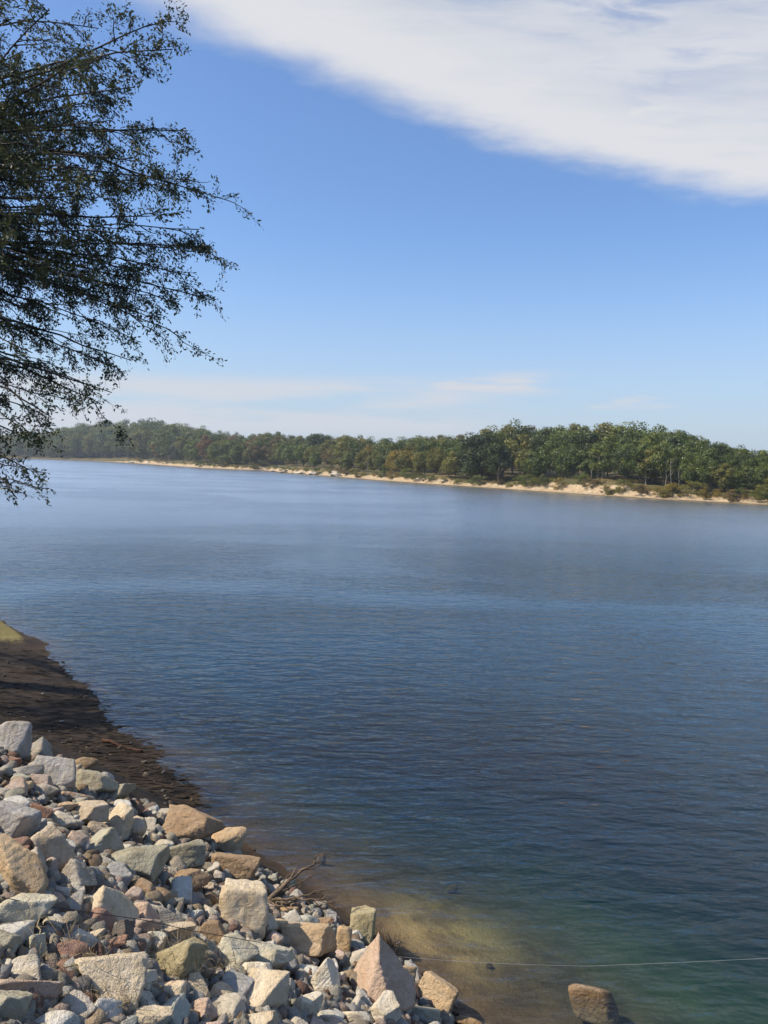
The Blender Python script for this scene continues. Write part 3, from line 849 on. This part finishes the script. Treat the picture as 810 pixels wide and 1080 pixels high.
def rel_mesh(soup, name, mat, org, smooth=True):
    soup.v = [x - org for x in soup.v]; return soup.mesh(name, mat, smooth)
link('trunk', rel_mesh(wood, 'trunk', BARK, TRUNK), tree)
link('twigs', rel_mesh(twigs, 'twigs', BARK, TRUNK), tree)
s = Soup(); s.quads(np.concatenate(leaves))
link('crown', rel_mesh(s, 'crown', leaf_material('shade_tree_leaf', False), TRUNK, False), tree)

# ------------------------------------------------------------------ far shore
far_px = [(-260, 474.8), (-120, 479.0), (0, 482.6), (50, 484.4), (90, 485.7), (140, 488.6), (200, 493), (240, 495), (275, 496), (300, 499), (340, 502), (400, 507), (440, 510), (480, 512.5),
          (520, 515.5), (560, 518), (600, 521), (640, 523.3), (700, 527.2), (750, 530), (810, 533), (860, 535.5), (920, 538), (1000, 541), (1200, 548)]
veg_px = [0.8, 1, 1, 1.2, 2, 4, 4, 4.5, 5, 6, 5, 6, 8, 6, 7, 12, 15, 13, 10, 9, 8, 7, 8, 9, 9]
FS = np.array([water_at(*p) for p in far_px])
dist = np.linalg.norm(FS, axis=1)
bank_h = np.array(veg_px) * dist / F
seg = np.concatenate([[0], np.cumsum(np.linalg.norm(np.diff(FS, axis=0), axis=1))])
A = np.arange(0, seg[-1], 1.5)
S2 = np.stack([np.interp(A, seg, FS[:, 0]), np.interp(A, seg, FS[:, 1])], 1)
ker = np.hanning(9); ker /= ker.sum()
S2 = np.stack([np.convolve(np.pad(S2[:, i], 4, 'edge'), ker, 'valid') for i in range(2)], 1)
S2 += (snoise(A[:, None], .16, 31, 3) * .9)[:, None] * np.array([.55, .83])
tanv = unit(np.gradient(S2, axis=0))
nor = unit(np.stack([-tanv[:, 1], tanv[:, 0]], 1))
kn = np.hanning(41); kn /= kn.sum()
nor = unit(np.stack([np.convolve(np.pad(nor[:, i], 20, 'edge'), kn, 'valid') for i in range(2)], 1))
BH = np.interp(A, seg, bank_h)
PX = np.interp(A, seg, [p[0] for p in far_px])
HILL = np.interp(PX, [-260, 60, 150, 230, 330, 480, 600, 810, 1000], [.05, .09, .11, .085, .06, .045, .045, .03, .03])


def far_z(i, n, wob=True):
    """height of the far land, i = index along the shore, n = metres inland"""
    i = np.clip(np.asarray(i), 0, len(A) - 1); n = np.asarray(n, float)
    bh = BH[i]; bw = 3.0 + 1.0 * bh
    z = np.where(n < 0, n * .25, np.where(n < 2.5, n * .09, .225 + np.clip((n - 2.5) / (bw - 2.0), 0, 1) ** 1.3 * np.maximum(bh - .2, .1)))
    return z + np.maximum(n - bw, 0) * HILL[i] * np.clip((150 - n) / 60 + .3, .15, 1)


ns = np.array([-18, -8, -3, -1, 0, .5, 1, 1.5, 2, 2.5, 3, 3.5, 4, 4.5, 5, 5.5, 6, 6.5, 7, 8, 9, 10, 12, 15, 20, 28, 40, 60, 90, 140, 220, 400, 700])
I, J = np.meshgrid(np.arange(len(A)), np.arange(len(ns)), indexing='ij')
Z = far_z(I, ns[J])
XY = S2[I] + nor[I] * np.minimum(ns[J], 25)[..., None] + np.array([.45, .89]) * np.maximum(ns[J] - 25, 0)[..., None]
PP = XY.reshape(-1, 2)
gul = snoise(PP, .55, 77, 3)
Zf = Z.ravel() + gul * .22 * np.clip((ns[J].ravel() - 2) / 2, 0, 1) * np.clip((30 - ns[J].ravel()) / 10, 0, 1) * np.clip(BH[I].ravel(), .3, 1.6)
idx = np.arange(len(A) - 1)[:, None] * len(ns) + np.arange(len(ns) - 1)[None]
f = np.stack([idx, idx + 1, idx + 1 + len(ns), idx + len(ns)], -1).reshape(-1, 4)[:, ::-1]


def far_material():
    m, n = material('far_bank')
    pos = n.n('ShaderNodeNewGeometry').outputs['Position']
    veg = n.n('ShaderNodeAttribute', attribute_name='soil').outputs['Fac']
    n1 = n.noise(pos, .22, 5, .6, .3); n2 = n.noise(pos, 1.3, 5, .6, .4)
    z = n.n('ShaderNodeSeparateXYZ', {0: pos}).outputs[2]
    strata = n.noise(n.n('ShaderNodeMapping', {'Vector': pos, 'Scale': (.15, .15, 3.2)}).outputs[0], 1.0, 4, .6)
    sand = n.mix(n.ramp(n2, .35, .68), (.31, .225, .135), (.46, .37, .24))
    sand = n.mix(n.m('MULTIPLY', n.ramp(strata, .5, .66), .5), sand, (.40, .25, .12))
    wet = n.ramp(n.m('ADD', z, n.m('MULTIPLY', n.m('SUBTRACT', n2, .5), .12)), .05, .16, 1.0, 0.0)
    sand = n.mix(wet, sand, (.13, .095, .055))
    soil = n.mix(n.ramp(n1, .4, .6), (.07, .065, .028), (.13, .10, .045))
    fac = n.ramp(n.m('ADD', n.m('ADD', veg, n.m('MULTIPLY', n.m('SUBTRACT', n2, .5), .9)), n.m('MULTIPLY', n.m('SUBTRACT', n.noise(pos, .12, 3, .6), .46), 1.6)), .35, .6)
    c = n.mix(fac, sand, soil)
    b = n.n('ShaderNodeBump', {'Strength': .7, 'Distance': .35, 'Height': n2})
    out(n, n.n('ShaderNodeBsdfPrincipled', {'Base Color': c, 'Roughness': .95, 'Normal': b.outputs[0], 'Specular IOR Level': .1}).outputs[0]); return m


me = make_mesh('far_shore', np.column_stack([PP, Zf]), f, far_material())
bw_ = 3.0 + BH[I].ravel() - 2.6 * np.clip((140 - PX[I].ravel()) / 40, 0, 1)
point_attr(me, 'soil', np.clip((ns[J].ravel() - bw_ + 1.2 + gul * .9) / 1.8, 0, 1) * np.clip((ns[J].ravel() - .6) / .8, 0, 1))
tag(link('far_shore', me), kind='structure')

# ------------------------------------------------------------------ far trees
LEAF = leaf_material('far_leaf', True)
PALEBARK = simple('pale_bark', (.16, .14, .11), (.30, .27, .22), 2.5, .9)
def crown_mesh(seed, style):
    """a crown about 1 high (z 0.12..1) and 0.7 wide: leaf clumps round forking limbs"""
    r = np.random.default_rng(seed); q = []
    if style == 'round': K, zc_, rz, rx = 34, .56, .40, .40
    elif style == 'oval': K, zc_, rz, rx = 38, .54, .45, .31
    elif style == 'loose': K, zc_, rz, rx = 28, .58, .40, .36
    elif style == 'dome': K, zc_, rz, rx = 52, .52, .46, .46
    else: K, zc_, rz, rx = 24, .44, .46, .62           # bush
    lim = []
    for k in range(K):
        d = unit(r.normal(size=3)); rad = r.uniform(.45, 1.0) ** .6
        c = np.array([d[0] * rx * rad, d[1] * rx * rad, zc_ + d[2] * rz * rad]); c[:2] *= r.uniform(.8, 1.1)
        lim.append(c)
        cs = r.uniform(.09, .17) * (1.2 if style in ('dome', 'bush') else 1)
        n = int(r.integers(130, 200))
        dd = unit(r.normal(size=(n, 3))); p = c + dd * cs * r.uniform(.55, 1.05, (n, 1)) * np.array([1.15, 1.15, .80])
        nrm = unit(dd * 1.0 + r.normal(size=(n, 3)) * .45 + np.array([0, 0, .25]))
        a = unit(np.cross(nrm, r.normal(size=(n, 3)))); b = np.cross(nrm, a)
        L = r.uniform(.012, .026, (n, 1)); W_ = L * r.uniform(.55, .85, (n, 1))
        q.append(np.stack([p - a * L, p - b * W_, p + a * L, p + b * W_], 1))
    s = Soup(); s.quads(np.concatenate(q))
    return s.mesh('crown', LEAF, False), lim


def trunk_mesh(lim, seed, mat, thick=.017):
    r = np.random.default_rng(seed); s = Soup()
    z = np.linspace(-.06, .72, 9)
    pts = np.column_stack([np.cumsum(r.normal(size=9) * .008), np.cumsum(r.normal(size=9) * .008), z])
    s.tube(pts, np.linspace(thick, thick * .3, 9), 7)
    for c in lim[:12]:
        k = int(np.clip((c[2] - .22) / .09, 2, 8)); s.tube(np.array([pts[k], (pts[k] + c) / 2 + [0, 0, .02], c]), [thick * .45, thick * .3, thick * .12], 4)
    return s.mesh('trunk', mat)


KIND = {}
for style, cnt in (('round', 4), ('oval', 4), ('loose', 3), ('dome', 2), ('bush', 3)):
    KIND[style] = []
    for k in range(cnt):
        cm, lim = crown_mesh(300 + len(KIND) * 20 + k, style)
        KIND[style].append((cm, trunk_mesh(lim, k, PALEBARK if k % 2 else BARK)))
TONES = {'dark green': (.050, .070, .024), 'green': (.090, .122, .030), 'mid green': (.115, .145, .034), 'olive green': (.150, .150, .038), 'yellowish': (.22, .175, .04),
         'rusty': (.17, .095, .038), 'brownish': (.15, .112, .05), 'bluish green': (.060, .090, .034)}


def far_tree(p, height, width, style, tone, label, group, name='tree', cat='tree', variant=None):
    root = bpy.data.objects.new(name, None); COL.objects.link(root)
    cm, tm = variant or random.choice(KIND[style])
    root.location = p; root.scale = (width, width, height); root.rotation_euler = (random.uniform(-.04, .04), random.uniform(-.04, .04), random.uniform(0, 6.28))
    cr = link('crown', cm, root); tr = link('trunk', tm, root)
    cr.color = (*(np.array(TONES[tone]) * random.uniform(.85, 1.15)), 1)
    tag(root, label, cat, group); return root


sky_px = np.array([(-200, 455), (0, 458), (50, 455), (80, 449), (110, 447), (150, 444), (180, 446), (205, 451), (230, 455), (262, 459), (275, 455), (295, 455), (312, 461), (340, 457), (372, 458), (400, 462), (440, 460),
                   (465, 459), (500, 461), (520, 449), (560, 446), (590, 448), (620, 445), (660, 448), (690, 452), (715, 455), (740, 463), (780, 472), (815, 479), (900, 486)])
LAND = [(150, 'pale far ledge'), (215, 'far rocky point'), (285, 'dark round treetop'), (345, 'shrubby pale bank'), (400, 'yellow autumn tree'), (480, 'dark dome tree'), (545, 'low sandy beach'),
        (605, 'eroded sandy bluff'), (690, 'bleached trunks'), (775, 'brown shore bush'), (815, 'photo edge')]
ORD = ['first', 'second', 'third', 'fourth', 'fifth', 'sixth', 'seventh', 'eighth', 'ninth', 'tenth', 'eleventh', 'twelfth', 'thirteenth', 'fourteenth', 'fifteenth', 'sixteenth', 'seventeenth', 'eighteenth', 'nineteenth', 'twentieth']
labels_used = {}
def shore_index(px_): return int(np.argmin(np.abs(PX - px_)))


def tree_label(px_, row, adj):
    lx, ph = min(LAND, key=lambda q: abs(q[0] - px_))
    side = 'right' if px_ >= lx else 'left'
    key = (ph, side, row)
    labels_used[key] = labels_used.get(key, 0) + 1
    k = labels_used[key]
    o = ORD[min(k, len(ORD)) - 1]
    where = {0: 'front row', 1: 'second row'}[row]
    return f'{adj} tree, {where}, {o} {side} of the {ph}'


def pick_tone(px_, row):
    r = random.random()
    if px_ < 250: return random.choice(['green', 'mid green', 'bluish green', 'olive green', 'green', 'rusty' if r < .25 else 'green'])
    if px_ < 450: return random.choice(['olive green', 'olive green', 'mid green', 'brownish', 'yellowish' if r < .3 else 'olive green', 'green'])
    if px_ < 560: return random.choice(['mid green', 'olive green', 'dark green', 'mid green', 'green'])
    return random.choice(['dark green', 'green', 'green', 'mid green', 'mid green', 'olive green' if row == 0 else 'bluish green'])


made = 0
jobs = []
for row, inland in enumerate([2.0, 8.5, 17, 28]):
    px_ = -40.0 + row * 5
    while px_ < 842:
        i = shore_index(px_); D = float(np.linalg.norm(S2[i]))
        n = 3.0 + BH[i] + inland * (1 if D < 230 else 1.5) + random.uniform(-1.5, 2.0)
        xy = S2[i] + nor[i] * n; z = float(far_z(i, n)); Dt = math.hypot(*xy)
        qx, qy = project((xy[0], xy[1], z))
        hz = 486 + (qx - 405) * math.tan(RAD(1.5))
        top = H + (hz - np.interp(qx, sky_px[:, 0], sky_px[:, 1])) / F * Dt      # skyline of the wood at this spot
        full = top - z
        frac = [random.uniform(.50, .80), random.uniform(.70, .92), random.uniform(.84, .99), random.uniform(.92, 1.04)][row]
        jobs.append((row, px_, xy, z, max(full * frac, 2.5), Dt))
        px_ += max(6.5, min(26, F / Dt * (3.1 if row == 0 else 3.9))) * random.uniform(.75, 1.25)
# walking outward from each landmark so that the ordinals run away from it
jobs.sort(key=lambda j: min(abs(j[1] - l[0]) for l in LAND))
for (row, px_, xy, z, hgt, Dt) in jobs:
    tone = pick_tone(px_, row)
    style = random.choice(['round', 'oval', 'loose', 'oval', 'loose', 'round'] if row else ['round', 'oval', 'loose', 'oval', 'loose'])
    width = hgt * random.uniform(.80, 1.15); width = max(width, 5.5)
    if row < 2: lab, grp = tree_label(px_, row, f'{"tall" if hgt > 9 else "low"} {tone} {style if style != "loose" else "thin"}'), 'trees of the wood on the far shore'
    else: lab, grp = 'green crown rising behind the front rows of the far wood', 'trees at the back of the far wood'
    far_tree((xy[0], xy[1], z - .1), hgt, width, style, tone, lab, grp, 'tree'); made += 1
# the trees that stand out
for (px_, inland, top_px, wpx, style, tone, lab) in (
        (478, 3.5, 456, 52, 'dome', 'dark green', 'big dark dome-crowned tree standing out in front of the far wood'),
        (400, 2.0, 474, 30, 'loose', 'yellowish', 'yellow autumn tree at the edge of the far wood'),
        (155, 5, 462, 26, 'round', 'rusty', 'rusty autumn tree on the wooded hill at the left'),
        (284, 16, 454, 34, 'round', 'dark green', 'dark round treetop over the left wood'),
        (478, 20, 449, 30, 'round', 'bluish green', 'small round treetop peeping over the dark dome-crowned tree'),
        (225, 1.0, 480, 22, 'round', 'mid green', 'low bright green tree by the water left of the rounded treetop')):
    i = shore_index(px_); n = 3.0 + BH[i] + inland; xy = S2[i] + nor[i] * n; z = float(far_z(i, n)); Dt = math.hypot(*xy)
    hz = 486 + (px_ - 405) * math.tan(RAD(1.5)); top = H + (hz - top_px) / F * Dt
    far_tree((xy[0], xy[1], z - .1), top - z, wpx / F * Dt / .85, style, tone, lab, None)

# bushes along the top of the beach
px_ = 120.0; bl = {}
bj = []
while px_ < 835:
    bj.append(px_); i = shore_index(px_); px_ += max(7, F / np.linalg.norm(S2[i]) * 2.1) * random.uniform(.5, 1.5)
bj.sort(key=lambda q: min(abs(q - l[0]) for l in LAND))
for px_ in bj:
    i = shore_index(px_); n = 1.6 + BH[i] * random.uniform(.35, 1.1) + random.uniform(.2, 1.8); xy = S2[i] + nor[i] * n
    tone = random.choice(['olive green', 'mid green', 'green', 'brownish', 'olive green', 'yellowish'])
    hgt = random.uniform(1.0, 2.6); lx, ph = min(LAND, key=lambda q: abs(q[0] - px_)); side = 'right' if px_ >= lx else 'left'
    bl[(lx, side)] = bl.get((lx, side), 0) + 1
    far_tree((xy[0], xy[1], float(far_z(i, n)) - .1), hgt, hgt * random.uniform(1.1, 1.7), 'bush', tone,
             f'{tone} bush on the far beach, {ORD[min(bl[(lx, side)], 20) - 1]} {side} of the {ph}', 'bushes along the far beach', 'bush', 'bush')
for (px_, w_, tone, lab) in ((772, 2.6, 'brownish', 'low brown bush overhanging the water at the right end of the far beach'), (688, 1.6, 'olive green', 'rounded olive bush low on the far beach right of the sandy bluff'),
                             (632, 2.2, 'olive green', 'bush growing out of the eroded sandy bluff')):
    i = shore_index(px_); n = 2.6; xy = S2[i] + nor[i] * n
    far_tree((xy[0], xy[1], float(far_z(i, n)) - .1), w_ * .8, w_ * 1.3, 'bush', tone, lab, 'bushes along the far beach', 'bush', 'bush')

# bare bleached trunks in front of the wood
for k, (px_, hgt) in enumerate(((598, 5.0), (606, 4.2), (684, 4.2), (692, 4.8), (700, 3.4), (372, 3.4))):
    i = shore_index(px_); n = 3.2 + BH[i] + .4; xy = S2[i] + nor[i] * n; z = float(far_z(i, n)); s = Soup()
    zz = np.linspace(-.3, hgt, 8); pts = np.column_stack([np.cumsum(rng.normal(size=8) * .06), np.cumsum(rng.normal(size=8) * .06), zz])
    s.tube(pts, np.linspace(.075, .025, 8), 7)
    for b in range(4):
        q0 = pts[3 + b]; s.tube(bend(q0, q0 + np.array([random.uniform(-1, 1), random.uniform(-1, 1), random.uniform(.5, 1.3)]), 5, 0, .1), np.linspace(.04, .012, 5), 5)
    lx = ['left of two bare bleached trunks above the sandy bluff', 'right of two bare bleached trunks above the sandy bluff', 'left of three bare trunks right of the sandy bluff', 'middle of three bare trunks right of the sandy bluff',
          'right of three bare trunks right of the sandy bluff', 'lone bare trunk left of the yellow autumn tree'][k]
    tag(link('dead_tree', s.mesh('dead_tree', PALEBARK), None, (xy[0], xy[1], z)), lx, 'dead tree', 'bleached trunks before the far wood')

# rocks along the far waterline
for k, (px_, n, w_, shade, lab) in enumerate(((288, .6, 2.0, 'dark grey', 'dark flat rock at the far waterline, leftmost of three'), (297, .9, 2.8, 'dark grey', 'dark flat rock at the far waterline, middle of three'),
        (308, .8, 1.6, 'dark grey', 'dark flat rock at the far waterline, right of three'), (322, 3.2, 3.0, 'cream', 'pale boulder above the three dark rocks on the far beach'), (338, 4.2, 2.6, 'beige', 'beige boulder under the shrubby pale bank'),
        (137, 2.4, 6.0, 'cream', 'pale rock ledge at the far left end of the beach'), (152, 2.6, 5.0, 'cream', 'pale rock ledge right of the first one on the far left'), (314, 1.6, 4.5, 'beige', 'long beige slab on the far beach behind the three dark rocks'), (352, 1.4, 4.0, 'cream', 'low pale ledge at the far waterline under the shrubby pale bank'), (330, 1.2, 3.4, 'cream', 'low pale ledge at the far waterline right of the three dark rocks'), (428, 3.4, 2.4, 'cream', 'pale boulder left of the dark dome tree on the far beach'),
        (440, 3.2, 1.8, 'tan', 'tan boulder under the dark dome tree'), (455, 3.6, 2.0, 'beige', 'beige boulder right of the tan one under the dark dome tree'))):
    i = shore_index(px_); xy = S2[i] + nor[i] * n
    Vs, Fc = rock_shape(4, 'angular', 2100 + k)
    o = link('boulder', make_mesh('boulder', Vs * np.array([w_ * .5, w_ * .45, w_ * (.16 if w_ > 4 or n < 1 else .28)]), Fc, ROCK), None, (xy[0], xy[1], float(far_z(i, n)) + .1))
    o.rotation_euler = (0, 0, random.uniform(0, 3)); o.color = (*SHADES[shade], 1)
    tag(o, lab, 'boulder', 'boulders on the far beach')
hm = bpy.data.materials.new('haze'); hm.use_nodes = True; hn = NT(hm.node_tree)
out(hn, None, hn.n('ShaderNodeVolumePrincipled', {'Color': (.80, .90, 1.0), 'Density': .00027, 'Anisotropy': .2}).outputs[0])
bm = bmesh.new(); bmesh.ops.create_cube(bm, size=1)
for vv in bm.verts: vv.co = Vector((vv.co.x * 3200, vv.co.y * 3200, 36.0 if vv.co.z > 0 else -7.0))
me = bpy.data.meshes.new('haze'); bm.to_mesh(me); bm.free(); me.materials.append(hm)
tag(link('haze', me), 'thin blue haze over the lake', 'haze', kind='stuff')
print('far trees', made, 'heroes', len(HERO), 'stones', len(stones))
